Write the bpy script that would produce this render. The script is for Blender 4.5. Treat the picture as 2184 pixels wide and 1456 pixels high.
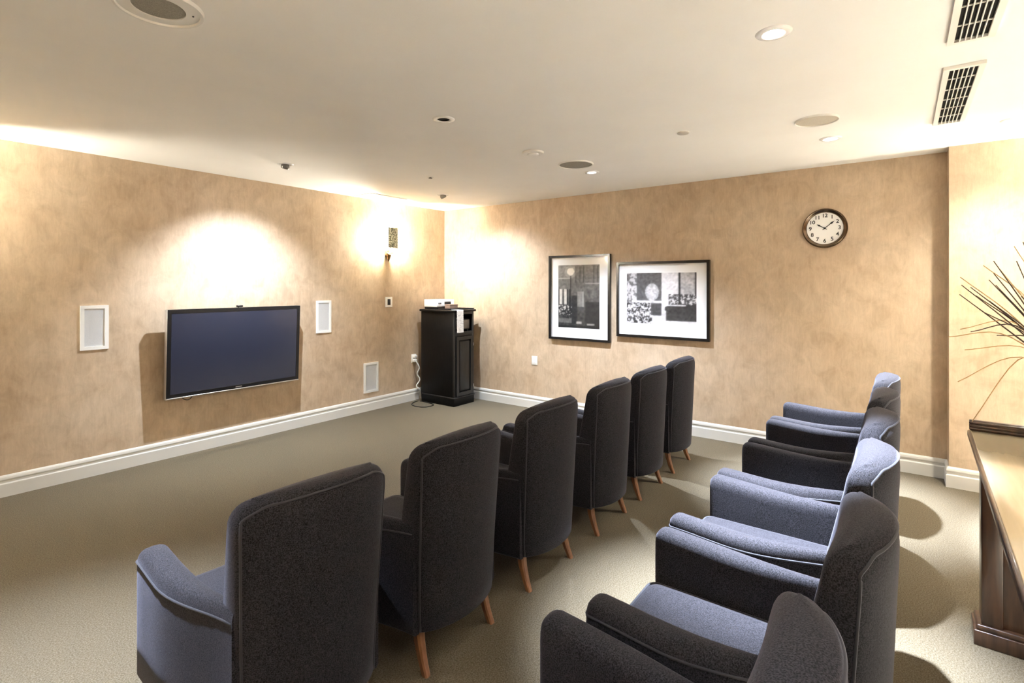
import bpy, bmesh, math, random
import numpy as np
from mathutils import Vector, Matrix

for _o in list(bpy.data.objects):
    bpy.data.objects.remove(_o)
SC = bpy.context.scene
COL = SC.collection
PI = math.pi

# ------------------------------------------------------------------ camera
XW, YW, H = 5.39, 5.24, 2.6          # picture wall x, screen wall y, ceiling height
XB, YB = -1.7, -2.4                  # walls behind the camera
cam_d = bpy.data.cameras.new('camera')
cam_d.sensor_width = 36.0
cam_d.lens = 36.0 * 1110.0 / 2184.0
cam_d.shift_y = -120.0 / 2184.0
cam_d.clip_start = 0.05
cam = bpy.data.objects.new('camera', cam_d)
COL.objects.link(cam)
cam.location = (0, 0, 1.54)
cam.rotation_euler = (PI / 2, 0, math.radians(36.8 - 90))
SC.camera = cam

# ------------------------------------------------------------------ world, exposure
w = bpy.data.worlds.new('world')
SC.world = w
w.use_nodes = True
w.node_tree.nodes['Background'].inputs[0].default_value = (0.9, 0.88, 0.84, 1)
w.node_tree.nodes['Background'].inputs[1].default_value = 0.0
vs = SC.view_settings
vs.view_transform = 'Standard'
vs.look = 'None'
vs.gamma = 1.0
vs.use_curve_mapping = False
vs.exposure = 3.36

# lamp strengths (watts) and colours, used by the lamp builders below
COOL = (0.73, 0.83, 1.0)
WARM = (1.0, 0.95, 0.81)
P_DOWN = 178.0
P_EYE = 39.0
P_SCONCE = 11.0
P_BACKFILL = 2000.0  # fill downlights out of view, set high to bounce light onto the ceiling


def lamp(name, kind, loc, power, color, parent=None, size=0.03, aim=None, angle=90, blend=1.0):
    d = bpy.data.lights.new(name, kind)
    d.energy = power
    d.color = color
    d.shadow_soft_size = size
    o = bpy.data.objects.new(name, d)
    COL.objects.link(o)
    o.location = loc
    if kind == 'SPOT':
        d.spot_size = math.radians(angle)
        d.spot_blend = blend
        v = Vector(aim) if aim else Vector((0, 0, -1))
        o.rotation_euler = v.to_track_quat('-Z', 'Y').to_euler()
    if parent:
        o.parent = parent
    return o


# ------------------------------------------------------------------ materials
MATS = {}


def mat(name, col, rough=0.5, metal=0.0, col2=None, scale=20.0, stretch=(1, 1, 1), detail=4.0,
        bump=0.0, bscale=None, emit=None, spec=0.5, sheen=0.0, coat=0.0, lo=0.35, hi=0.65, sheen_tint=None, bdist=0.01):
    if name in MATS:
        return MATS[name]
    m = bpy.data.materials.new(name)
    m.use_nodes = True
    nt = m.node_tree
    b = nt.nodes['Principled BSDF']
    b.inputs['Base Color'].default_value = (*col, 1)
    b.inputs['Roughness'].default_value = rough
    b.inputs['Metallic'].default_value = metal
    b.inputs['Specular IOR Level'].default_value = spec
    if sheen:
        b.inputs['Sheen Weight'].default_value = sheen
        b.inputs['Sheen Roughness'].default_value = 0.4
        if sheen_tint:
            b.inputs['Sheen Tint'].default_value = (*sheen_tint, 1)
    if coat:
        b.inputs['Coat Weight'].default_value = coat
        b.inputs['Coat Roughness'].default_value = 0.08
    if emit:
        b.inputs['Emission Color'].default_value = (*emit[0], 1)
        b.inputs['Emission Strength'].default_value = emit[1]
    if col2 or bump:
        tc = nt.nodes.new('ShaderNodeTexCoord')
        mp = nt.nodes.new('ShaderNodeMapping')
        mp.inputs['Scale'].default_value = stretch
        nt.links.new(tc.outputs['Object'], mp.inputs['Vector'])
    if col2:
        n = nt.nodes.new('ShaderNodeTexNoise')
        n.inputs['Scale'].default_value = scale
        n.inputs['Detail'].default_value = detail
        nt.links.new(mp.outputs[0], n.inputs['Vector'])
        r = nt.nodes.new('ShaderNodeValToRGB')
        r.color_ramp.elements[0].position = lo
        r.color_ramp.elements[1].position = hi
        r.color_ramp.elements[0].color = (*col, 1)
        r.color_ramp.elements[1].color = (*col2, 1)
        nt.links.new(n.outputs['Fac'], r.inputs[0])
        nt.links.new(r.outputs[0], b.inputs['Base Color'])
    if bump:
        n2 = nt.nodes.new('ShaderNodeTexNoise')
        n2.inputs['Scale'].default_value = bscale or scale
        n2.inputs['Detail'].default_value = 3
        nt.links.new(mp.outputs[0], n2.inputs['Vector'])
        bp = nt.nodes.new('ShaderNodeBump')
        bp.inputs['Strength'].default_value = bump
        bp.inputs['Distance'].default_value = bdist
        nt.links.new(n2.outputs['Fac'], bp.inputs['Height'])
        nt.links.new(bp.outputs[0], b.inputs['Normal'])
    MATS[name] = m
    return m


def wall_material():
    m = bpy.data.materials.new('mottled_wallpaper')
    m.use_nodes = True
    nt = m.node_tree
    L = nt.links.new
    b = nt.nodes['Principled BSDF']
    tc = nt.nodes.new('ShaderNodeTexCoord')

    def noise(scale, stretch, detail, rough=0.6, dist=0.0):
        mp = nt.nodes.new('ShaderNodeMapping')
        mp.inputs['Scale'].default_value = stretch
        L(tc.outputs['Object'], mp.inputs['Vector'])
        n = nt.nodes.new('ShaderNodeTexNoise')
        n.inputs['Scale'].default_value = scale
        n.inputs['Detail'].default_value = detail
        n.inputs['Roughness'].default_value = rough
        n.inputs['Distortion'].default_value = dist
        L(mp.outputs[0], n.inputs['Vector'])
        return n

    def ramp(n, a, ca, c, cc):
        r = nt.nodes.new('ShaderNodeValToRGB')
        r.color_ramp.elements[0].position = a
        r.color_ramp.elements[1].position = c
        r.color_ramp.elements[0].color = (*ca, 1)
        r.color_ramp.elements[1].color = (*cc, 1)
        L(n.outputs['Fac'], r.inputs[0])
        return r

    def mix(kind, f, x, y):
        k = nt.nodes.new('ShaderNodeMix')
        k.data_type = 'RGBA'
        k.blend_type = kind
        k.inputs['Factor'].default_value = f
        L(x, k.inputs['A'])
        L(y, k.inputs['B'])
        return k.outputs['Result']
    big = ramp(noise(1.3, (1, 1, 1), 3), 0.32, (0.55, 0.405, 0.272), 0.68, (0.635, 0.50, 0.362))
    mid = ramp(noise(9, (1, 1, 0.7), 6, 0.65, 0.6), 0.36, (0.80, 0.79, 0.77), 0.64, (1.0, 1.0, 1.0))
    fine = ramp(noise(60, (1, 1, 0.16), 4, 0.7), 0.30, (0.86, 0.85, 0.83), 0.62, (1.0, 1.0, 1.0))
    c = mix('MULTIPLY', 1.0, big.outputs[0], mid.outputs[0])
    c = mix('MULTIPLY', 0.8, c, fine.outputs[0])
    L(c, b.inputs['Base Color'])
    b.inputs['Roughness'].default_value = 0.5
    b.inputs['Specular IOR Level'].default_value = 0.4
    return m


M_WALL = wall_material()
M_CEIL = mat('ceiling_paint', (0.88, 0.87, 0.85), 0.85, bump=0.05, bscale=140, col2=(0.90, 0.89, 0.87), scale=3)
M_CARPET = mat('carpet', (0.073, 0.057, 0.031), 0.95, col2=(0.155, 0.129, 0.091), scale=170, detail=6, bump=0.5,
               bscale=230, spec=0.1, sheen=0.15, bdist=0.004)
M_TRIM = mat('trim_paint', (0.64, 0.62, 0.57), 0.35)
M_FAB = mat('grey_wool', (0.003, 0.003, 0.0034), 0.9, col2=(0.035, 0.0325, 0.039), scale=300, detail=3, bump=0.35, bscale=420,
            spec=0.2, sheen=0.12, sheen_tint=(0.8, 0.8, 1.0), bdist=0.002)
M_PIPE = mat('grey_piping', (0.034, 0.034, 0.040), 0.8, spec=0.3, sheen=0.2, sheen_tint=(0.8, 0.8, 1.0))
M_LEG = mat('cherry_leg', (0.17, 0.070, 0.028), 0.35, col2=(0.25, 0.11, 0.048), scale=14, stretch=(6, 6, 0.6))
M_BLACK = mat('black_wood', (0.003, 0.003, 0.003), 0.38, spec=0.16, col2=(0.006, 0.0055, 0.005), scale=9, stretch=(8, 8, 0.8))
M_PANEL = mat('black_panel', (0.009, 0.009, 0.009), 0.35, col2=(0.015, 0.015, 0.0145), scale=8, stretch=(8, 8, 0.8))
M_FRAME = mat('black_frame', (0.008, 0.007, 0.007), 0.22)
M_MATB = mat('mat_board', (0.90, 0.89, 0.88), 0.9, bump=0.05, bscale=300)
M_WHITE = mat('white_plastic', (0.80, 0.79, 0.76), 0.4)
M_GRILL = mat('speaker_mesh', (0.56, 0.56, 0.56), 0.75, col2=(0.64, 0.64, 0.63), scale=420, bump=0.3, bscale=500)
M_CGRILL = mat('ceiling_speaker_mesh', (0.25, 0.235, 0.20), 0.7, col2=(0.36, 0.34, 0.295), scale=260, bump=0.4, bscale=300)
M_DARK = mat('dark_plastic', (0.006, 0.006, 0.007), 0.3)
M_SHADE = mat('recess_shade', (0.002, 0.002, 0.002), 0.9)  # near-black colour standing in for shade inside recesses
M_CHROME = mat('brushed_steel', (0.62, 0.61, 0.58), 0.28, metal=1.0)
M_SILVER = mat('silver_trim', (0.75, 0.75, 0.76), 0.35, metal=1.0)
M_BRONZE = mat('bronze', (0.16, 0.095, 0.045), 0.35, metal=0.9, col2=(0.24, 0.15, 0.08), scale=30)
M_CLOCKRIM = mat('clock_rim', (0.10, 0.065, 0.04), 0.2, metal=1.0, col2=(0.17, 0.125, 0.09), scale=12)
M_FACE = mat('clock_face', (0.90, 0.90, 0.88), 0.6)
M_INK = mat('ink', (0.015, 0.015, 0.015), 0.6)
M_GREY = mat('grey_metal', (0.20, 0.19, 0.18), 0.4, metal=0.5)
M_MAPLE = mat('pale_tabletop', (0.66, 0.54, 0.35), 0.16, col2=(0.72, 0.60, 0.41), scale=5, stretch=(0.6, 9, 1), coat=0.6)
M_WALN = mat('dark_walnut', (0.030, 0.015, 0.009), 0.28, col2=(0.065, 0.032, 0.018), scale=7, stretch=(7, 7, 0.8), coat=0.3)
M_TWIG = mat('dark_twig', (0.030, 0.017, 0.012), 0.7, col2=(0.07, 0.04, 0.025), scale=25)
M_STRAW = mat('straw', (0.48, 0.30, 0.13), 0.7, col2=(0.60, 0.42, 0.22), scale=25)
M_VASE = mat('vase_glaze', (0.10, 0.05, 0.03), 0.2, coat=0.5)
M_PAPER = mat('printed_paper', (0.82, 0.82, 0.82), 0.8, col2=(0.55, 0.55, 0.57), scale=26, stretch=(1, 1, 5), lo=0.55, hi=0.62)
M_BULB = mat('lit_bulb', (1, 1, 1), 0.5, emit=((1.0, 0.97, 0.95), 60.0))
M_WBULB = mat('lit_candle_bulb', (1, 1, 1), 0.5, emit=(WARM, P_SCONCE / (PI * 0.0068)))
M_DIMBULB = mat('dim_lens', (0.8, 0.8, 0.8), 0.3, emit=((1.0, 0.98, 0.95), 2.0))  # faint glow of the dim downlight lens
M_BROWNBOX = mat('brown_card', (0.20, 0.135, 0.10), 0.7)
M_CABLE_W = mat('white_cable', (0.75, 0.74, 0.70), 0.5)
M_SHIELD = mat('pierced_glass', (0.10, 0.10, 0.06), 0.3, col2=(0.62, 0.62, 0.46), scale=75, detail=2, lo=0.42, hi=0.58,
               bump=0.6, bscale=75)


def glass_pane():
    m = bpy.data.materials.new('frame_glass')
    m.use_nodes = True
    nt = m.node_tree
    out = nt.nodes['Material Output']
    nt.nodes.remove(nt.nodes['Principled BSDF'])
    t = nt.nodes.new('ShaderNodeBsdfTransparent')
    g = nt.nodes.new('ShaderNodeBsdfGlossy')
    g.inputs['Roughness'].default_value = 0.03
    lw = nt.nodes.new('ShaderNodeLayerWeight')
    lw.inputs['Blend'].default_value = 0.5
    pw_ = nt.nodes.new('ShaderNodeMath')
    pw_.operation = 'POWER'
    pw_.inputs[1].default_value = 5.0
    nt.links.new(lw.outputs['Facing'], pw_.inputs[0])
    f = nt.nodes.new('ShaderNodeMath')
    f.operation = 'MULTIPLY_ADD'
    f.inputs[1].default_value = 0.85
    f.inputs[2].default_value = 0.025
    nt.links.new(pw_.outputs[0], f.inputs[0])
    x = nt.nodes.new('ShaderNodeMixShader')
    nt.links.new(f.outputs[0], x.inputs[0])
    nt.links.new(t.outputs[0], x.inputs[1])
    nt.links.new(g.outputs[0], x.inputs[2])
    nt.links.new(x.outputs[0], out.inputs[0])
    return m


M_GLASS = glass_pane()
M_SCREEN = mat('screen_glass', (0.028, 0.031, 0.050), 0.16, spec=1.0)


def print_material():
    m = bpy.data.materials.new('photo_print')
    m.use_nodes = True
    nt = m.node_tree
    a = nt.nodes.new('ShaderNodeVertexColor')
    a.layer_name = 'ink'
    nt.links.new(a.outputs[0], nt.nodes['Principled BSDF'].inputs['Base Color'])
    nt.nodes['Principled BSDF'].inputs['Roughness'].default_value = 0.8
    return m


M_PRINT = print_material()


# ------------------------------------------------------------------ mesh helpers
def obj(name, me, parent=None, loc=None, rz=None):
    o = bpy.data.objects.new(name, me)
    COL.objects.link(o)
    if parent:
        o.parent = parent
    if loc is not None:
        o.location = loc
    if rz is not None:
        o.rotation_euler = (0, 0, rz)
    return o


def mesh(name, V, F, m, parent=None, smooth=False, loc=None, angle=None):
    me = bpy.data.meshes.new(name)
    me.from_pydata([tuple(v) for v in V], [], [tuple(f) for f in F])
    bm = bmesh.new()
    bm.from_mesh(me)
    if name == 'backrest':
        bmesh.ops.remove_doubles(bm, verts=bm.verts, dist=1e-5)
    bmesh.ops.recalc_face_normals(bm, faces=bm.faces)
    if smooth:
        for f in bm.faces:
            f.smooth = True
        if angle:
            for e in bm.edges:
                if len(e.link_faces) == 2 and e.calc_face_angle(0) > math.radians(angle):
                    e.smooth = False
    bm.to_mesh(me)
    bm.free()
    me.materials.append(m)
    return obj(name, me, parent, loc)


def empty(name, label, cat, loc, rz=0.0, group=None):
    o = obj(name, None, None, loc, rz)
    o.empty_display_size = 0.1
    return tag(o, label, cat, group)


def tag(o, label, cat, group=None):
    o['label'] = label
    o['category'] = cat
    if group:
        o['group'] = group
    return o


def struct(o):
    o['kind'] = 'structure'
    return o


def box(name, lo, hi, m, parent=None, bev=0.0, seg=2, rot=None):
    bm = bmesh.new()
    bmesh.ops.create_cube(bm, size=1.0)
    s = [hi[i] - lo[i] for i in range(3)]
    c = [(hi[i] + lo[i]) / 2 for i in range(3)]
    for v in bm.verts:
        v.co = Vector((v.co.x * s[0], v.co.y * s[1], v.co.z * s[2]))
    if bev:
        bmesh.ops.bevel(bm, geom=list(bm.edges), offset=bev, segments=seg, affect='EDGES', profile=0.5)
        for f in bm.faces:
            f.smooth = True
        for e in bm.edges:
            if len(e.link_faces) == 2 and e.calc_face_angle(0) > math.radians(50):
                e.smooth = False
    M = Matrix.Translation(c)
    if rot is not None:
        M = rot @ M
    bm.transform(M)
    me = bpy.data.meshes.new(name)
    bm.to_mesh(me)
    bm.free()
    me.materials.append(m)
    return obj(name, me, parent)


def loft(rings, cap=True):
    V, F = [], []
    n = len(rings[0])
    for r in rings:
        V += list(r)
    for i in range(len(rings) - 1):
        for j in range(n):
            k = (j + 1) % n
            F.append((i * n + j, i * n + k, (i + 1) * n + k, (i + 1) * n + j))
    if cap:
        F.append(tuple(range(n))[::-1])
        F.append(tuple((len(rings) - 1) * n + j for j in range(n)))
    return V, F


def tube(path, r, n=8, r1=None):
    P = [Vector(p) for p in path]
    rings = []
    up = Vector((0.13, 0.27, 0.95)).normalized()
    for i, p in enumerate(P):
        t = (P[min(i + 1, len(P) - 1)] - P[max(i - 1, 0)]).normalized()
        a = t.cross(up)
        if a.length < 1e-3:
            a = t.cross(Vector((1, 0, 0)))
        a.normalize()
        b = t.cross(a)
        rr = r if r1 is None else r + (r1 - r) * i / (len(P) - 1)
        rings.append([p + a * math.cos(2 * PI * j / n) * rr + b * math.sin(2 * PI * j / n) * rr for j in range(n)])
    return loft(rings)


def spline(pts, n=24):
    P = [Vector(p) for p in pts]
    P = [P[0] * 2 - P[1]] + P + [P[-1] * 2 - P[-2]]
    out = []
    seg = len(P) - 3
    for i in range(n + 1):
        u = i / n * seg
        k = min(int(u), seg - 1)
        t = u - k
        a, b, c, d = P[k:k + 4]
        out.append(0.5 * ((2 * b) + (c - a) * t + (2 * a - 5 * b + 4 * c - d) * t * t + (3 * b - a - 3 * c + d) * t ** 3))
    return out


def lathe(prof, n=40, M=None):
    """prof: (r, h) list about local z; closes the ends when r is 0."""
    V, F = [], []
    idx = []
    for r, h in prof:
        if r < 1e-6:
            idx.append([len(V)])
            V.append(Vector((0, 0, h)))
        else:
            idx.append(list(range(len(V), len(V) + n)))
            V += [Vector((r * math.cos(2 * PI * j / n), r * math.sin(2 * PI * j / n), h)) for j in range(n)]
    for a, b in zip(idx, idx[1:]):
        for j in range(n):
            k = (j + 1) % n
            if len(a) == 1 and len(b) == 1:
                continue
            if len(a) == 1:
                F.append((a[0], b[j], b[k]))
            elif len(b) == 1:
                F.append((a[j], a[k], b[0]))
            else:
                F.append((a[j], a[k], b[k], b[j]))
    if M is not None:
        V = [M @ v for v in V]
    return V, F


def ngon_prism(pts, lo, hi, axis):
    """pts in the plane across axis; extruded from lo to hi along it."""
    def p3(p, h):
        q = list(p)
        q.insert(axis, h)
        return q
    n = len(pts)
    V = [p3(p, lo) for p in pts] + [p3(p, hi) for p in pts]
    F = [tuple(range(n)), tuple(range(n, 2 * n))[::-1]]
    F += [(j, (j + 1) % n, n + (j + 1) % n, n + j) for j in range(n)]
    return V, F


def frame_ring(y0, y1, z0, z1, wd, x0, x1):
    """picture-frame style ring in the YZ plane, x from x0 to x1 (four mitred sides in one mesh)."""
    o = [(y0, z0), (y1, z0), (y1, z1), (y0, z1)]
    i = [(y0 + wd, z0 + wd), (y1 - wd, z0 + wd), (y1 - wd, z1 - wd), (y0 + wd, z1 - wd)]
    V = [(x0, *p) for p in o] + [(x0, *p) for p in i] + [(x1, *p) for p in o] + [(x1, *p) for p in i]
    F = []
    for j in range(4):
        k = (j + 1) % 4
        F += [(j, k, 4 + k, 4 + j), (8 + j, 8 + k, 12 + k, 12 + j), (j, k, 8 + k, 8 + j), (4 + j, 4 + k, 12 + k, 12 + j)]
    return V, F


# ------------------------------------------------------------------ structure
HOLES = []           # circular recesses in the ceiling: x, y, r

DOWN = [(2.41, 0.43), (4.39, 0.41), (4.357, 2.326), (2.40, 2.341), (0.45, 2.33), (0.45, 0.42), (4.60, -0.58), (2.41, -1.54),
        (0.45, -1.54), (4.2, -1.54)]  # the row behind the camera is added, unseen fill
for q in DOWN:
    HOLES.append((*q, 0.044))


def build_ceiling():
    bm = bmesh.new()
    T = 0.12
    loops = [[(XB - T, YB - T), (XW + T, YB - T), (XW + T, YW + T), (XB - T, YW + T)]]
    for x, y, r in HOLES:
        loops.append([(x + r * math.cos(2 * PI * j / 32), y + r * math.sin(2 * PI * j / 32)) for j in range(32)])
    edges = []
    for lp in loops:
        vs_ = [bm.verts.new((x, y, H)) for x, y in lp]
        for j in range(len(vs_)):
            edges.append(bm.edges.new((vs_[j], vs_[(j + 1) % len(vs_)])))
    bmesh.ops.triangle_fill(bm, use_beauty=True, use_dissolve=False, edges=edges)
    for f in bm.faces:
        if f.normal.z > 0:
            f.normal_flip()
    ret = bmesh.ops.extrude_face_region(bm, geom=list(bm.faces))
    for v in [g for g in ret['geom'] if isinstance(g, bmesh.types.BMVert)]:
        v.co.z += 0.09
    bmesh.ops.recalc_face_normals(bm, faces=bm.faces)
    me = bpy.data.meshes.new('ceiling')
    bm.to_mesh(me)
    bm.free()
    me.materials.append(M_CEIL)
    return struct(obj('ceiling', me))


build_ceiling()
struct(box('floor', (XB - 0.12, YB - 0.12, -0.1), (XW + 0.12, YW + 0.12, 0), M_CARPET))
struct(box('wall_left', (XB - 0.12, YW, 0), (XW + 0.12, YW + 0.12, H), M_WALL))
XJ, YJ = 5.19, -0.292               # the wall steps forward here
pw = [(XW, YW), (XW, YJ), (XJ, YJ), (XJ, YB), (XW + 0.12, YB), (XW + 0.12, YW)]
struct(mesh('wall_right', *ngon_prism(pw, 0, H, 2), M_WALL))
struct(box('wall_back', (XB - 0.12, YB - 0.12, 0), (XW + 0.12, YB, H), M_WALL))
struct(box('wall_near', (XB - 0.12, YB, 0), (XB, YW, H), M_WALL))

BB = [(0.0, 0.0), (0.020, 0.0), (0.020, 0.092), (0.018, 0.096), (0.0125, 0.100), (0.0115, 0.116), (0.0165, 0.121), (0.0175, 0.128),
      (0.0145, 0.142), (0.009, 0.151), (0.0, 0.155)]


def baseboard(name, path):
    """path along the wall, room to the left of the direction of travel."""
    rings = []
    P = [Vector(p) for p in path]
    for i, p in enumerate(P):
        ns = []
        if i > 0:
            d = (p - P[i - 1]).normalized()
            ns.append(Vector((-d.y, d.x)))
        if i < len(P) - 1:
            d = (P[i + 1] - p).normalized()
            ns.append(Vector((-d.y, d.x)))
        n = ns[0] if len(ns) == 1 else (ns[0] + ns[1]) / (1 + ns[0].dot(ns[1]))
        rings.append([(p.x + n.x * a, p.y + n.y * a, z) for a, z in BB])
    return struct(mesh(name, *loft(rings), M_TRIM))


baseboard('baseboard_left', [(XW, YW), (XB, YW)])
baseboard('baseboard_right', [(XJ, YB), (XJ, YJ), (XW, YJ), (XW, YW - 0.02)])
baseboard('baseboard_back', [(XB, YB), (XJ - 0.02, YB)])
baseboard('baseboard_near', [(XB, YW - 0.02), (XB, YB + 0.02)])


# ------------------------------------------------------------------ armchairs
def rrect(hx, y0, y1, r, z, n=6, bow=0.0):
    """rounded rectangle ring in the XY plane at height z (z may be a function of x)."""
    out = []
    r = min(r, hx * 0.98, (y1 - y0) * 0.49)
    for cx, cy, a0 in ((hx - r, y1 - r, 0), (-hx + r, y1 - r, 90), (-hx + r, y0 + r, 180), (hx - r, y0 + r, 270)):
        for k in range(n + 1):
            a = math.radians(a0 + 90.0 * k / n)
            x = cx + r * math.cos(a)
            y = cy + r * math.sin(a)
            out.append((x, y, z(x) if callable(z) else z))
    return out


ZB, ZT = 0.165, 0.905
BULGE = 0.068             # the rear of the back is a barrel curve


def back_rear(z):
    t = (z - ZB) / (ZT - ZB)
    return 0.032 * (1 - t) if t < 1 else 0.0


def back_half(z):
    t = (z - ZB) / (ZT - ZB)
    return 0.232 + 0.026 * t


def make_back(parent):
    rings = []
    crown = 0.022

    U = [math.sin(PI / 2 * q / 16) for q in range(-16, 17)]

    def add(z, hx, y0, y1, r=0, vs_=1.0, dz=0.0):
        """one closed slice: rear edge left to right, front edge back; both bowed as the back is."""
        c = crown * max(0.0, (z - 0.5) / (ZT - 0.5))
        ym, hh = (y0 + y1) / 2, (y1 - y0) / 2
        ring = []
        for side, us in ((-1, U), (1, U[::-1][1:-1])):
            for u in us:
                v = side * max(0.0, 1 - abs(u) ** 6) ** (1 / 6) * vs_
                b = BULGE + (0.022 - BULGE) * (v + 1) / 2
                ring.append((u * hx, ym + hh * v + u * u * b, z + dz + c * (1 - (u * hx / 0.26) ** 2)))
        rings.append(ring)

    add(ZB + 0.0, back_half(ZB) - 0.012, back_rear(ZB) + 0.012, 0.215, 0.02)
    add(ZB + 0.012, back_half(ZB), back_rear(ZB), 0.21, 0.022)
    for z in (0.25, 0.34, 0.43, 0.52, 0.61, 0.70, 0.77, 0.82):
        yf = 0.245 - 0.105 * max(0.0, (z - 0.40)) / 0.45
        add(z, back_half(z), back_rear(z), yf, 0.026 + 0.014 * (z > 0.6))
    y0, yf, hx = back_rear(0.84), 0.142, back_half(0.84)
    R = 0.065
    for k in range(1, 8):
        a = math.radians(90.0 * k / 7)
        add(0.84 + R * math.sin(a), hx - 0.05 * (1 - math.cos(a)), y0 + 0.014 * (1 - math.cos(a)), yf - 0.052 * (1 - math.cos(a)), 0.045)
    for vs_, dz in ((0.66, 0.0035), (0.33, 0.0055), (0.0, 0.006)):
        add(0.84 + R, hx - 0.05 - 0.004 * (1 - vs_), y0 + 0.014, yf - 0.052, 0, vs_, dz)
    V, F = loft(rings)
    o = mesh('backrest', V, F[:-1], M_FAB, parent, smooth=True, angle=75)
    # piping around the rear edge of the back, a piece of the back
    left = [rings[q][3] for q in range(1, 12)]
    right = [rings[q][29] for q in range(1, 12)][::-1]
    top = [rings[12][5]] + [rings[13][q] for q in range(7, 26, 2)] + [rings[12][27]]
    pth = spline(left + top + right, 90)
    mesh('piping', *tube(pth, 0.0042, 6), M_PIPE, o, smooth=True)
    return o


def arm_top(y):
    t = (y - 0.10) / 0.64
    return 0.605 - 0.016 * math.sin(PI * min(max(t, 0), 1)) ** 1.5 + 0.008 * max(0, t - 0.6)


def arm_outer(y):
    t = min(max((y - 0.09) / 0.45, 0), 1)
    return 0.250 + 0.072 * (t * t * (3 - 2 * t))


def make_arm(parent, s):
    rings = []
    ys = [0.118, 0.13, 0.17, 0.23, 0.30, 0.37, 0.44, 0.51, 0.58, 0.65, 0.72]
    R = 0.036
    ends = [(0.72 + R * math.sin(math.radians(a)), R * (1 - math.cos(math.radians(a)))) for a in (22, 45, 67, 82, 90)]
    for y, ins in [(y, 0.0) for y in ys] + ends:
        xo = arm_outer(y) - ins * 0.8
        xi = 0.208 + 0.016 * min(1, y / 0.6) + ins * 0.8
        zt = arm_top(min(y, 0.72)) - ins * 0.9
        wd = (xo - xi) / 2
        cx = (xo + xi) / 2
        ring = [(xo - 0.01, ZB), (xo, ZB + 0.012), (xo, 0.30), (xo, 0.45)]
        for k in range(0, 11):
            a = math.radians(180.0 * k / 10)
            e = abs(math.cos(a)) ** 0.62 * (1 if math.cos(a) >= 0 else -1)
            ring.append((cx + wd * e, zt - 0.052 + 0.052 * math.sin(a) ** 0.75))
        ring += [(xi, 0.45), (xi, 0.30), (xi, ZB + 0.012), (xi + 0.01, ZB)]
        rings.append([(s * x, y, z) for x, z in ring])
    o = mesh('armrest', *loft(rings), M_FAB, parent, smooth=True, angle=70)
    pth = []
    for y in np.linspace(0.125, 0.73, 16):
        pth.append((s * (arm_outer(y) - 0.001), y, arm_top(y) - 0.040))
    for a in (30, 60, 85):
        t = math.radians(a)
        pth.append((s * (arm_outer(0.72) - 0.034 * (1 - math.cos(t))), 0.73 + 0.024 * math.sin(t), arm_top(0.72) - 0.042))
    mesh('piping', *tube(pth, 0.0042, 6), M_PIPE, o, smooth=True)
    return o


def make_chair(loc, rz, label, group):
    t = empty('armchair', label, 'armchair', loc, rz, group)
    make_back(t)
    make_arm(t, -1)
    make_arm(t, 1)
    box('seat_base', (-0.235, 0.14, ZB + 0.003), (0.235, 0.725, 0.335), M_FAB, t, 0.012)
    # cushion
    rings = []
    for z, ins in ((0.330, 0.02), (0.336, 0.008), (0.350, 0.0), (0.395, 0.0), (0.418, 0.008), (0.430, 0.022), (0.436, 0.05)):
        rings.append(rrect(0.217 - ins, 0.17 + ins, 0.762 - ins, 0.035, (lambda zz: (lambda x: zz + 0.006 * (1 - (x / 0.22) ** 2)))(z)))
    c = mesh('seat_cushion', *loft(rings), M_FAB, t, smooth=True)
    pp = [(x, y, z + 0.004) for x, y, z in rrect(0.213, 0.18, 0.758, 0.035, 0.416)]
    mesh('piping', *tube(pp[-7:] + pp[:14], 0.0045, 6), M_PIPE, c, smooth=True)
    for s in (-1, 1):
        rings = []
        for z, dx, dy, r in ((0.168, 0, 0, 0.021), (0.12, 0.001, -0.008, 0.019), (0.06, 0.003, -0.026, 0.0165), (0.0, 0.006, -0.052, 0.014)):
            cx, cy = s * (0.196 + dx), 0.148 + dy
            rings.append([(cx + r * a, cy + r * b, z) for a, b in ((1, .6), (.6, 1), (-.6, 1), (-1, .6), (-1, -.6), (-.6, -1), (.6, -1), (1, -.6))])
        mesh('leg', *loft(rings), M_LEG, t)
        rings = []
        for z, r in ((0.168, 0.021), (0.0, 0.0135)):
            cx, cy = s * 0.245, 0.665
            rings.append([(cx + r * a, cy + r * b, z) for a, b in ((1, .6), (.6, 1), (-.6, 1), (-1, .6), (-1, -.6), (-.6, -1), (.6, -1), (1, -.6))])
        mesh('leg', *loft(rings), M_LEG, t)
    return t


def dup(root, loc, rz, label, group):
    r = root.copy()
    COL.objects.link(r)
    r.location = loc
    r.rotation_euler = (0, 0, rz)
    tag(r, label, 'armchair', group)
    for ch in list(root.children):
        c = ch.copy()
        COL.objects.link(c)
        c.parent = r
        for g in ch.children:
            d = g.copy()
            COL.objects.link(d)
            d.parent = c
    return r


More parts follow.
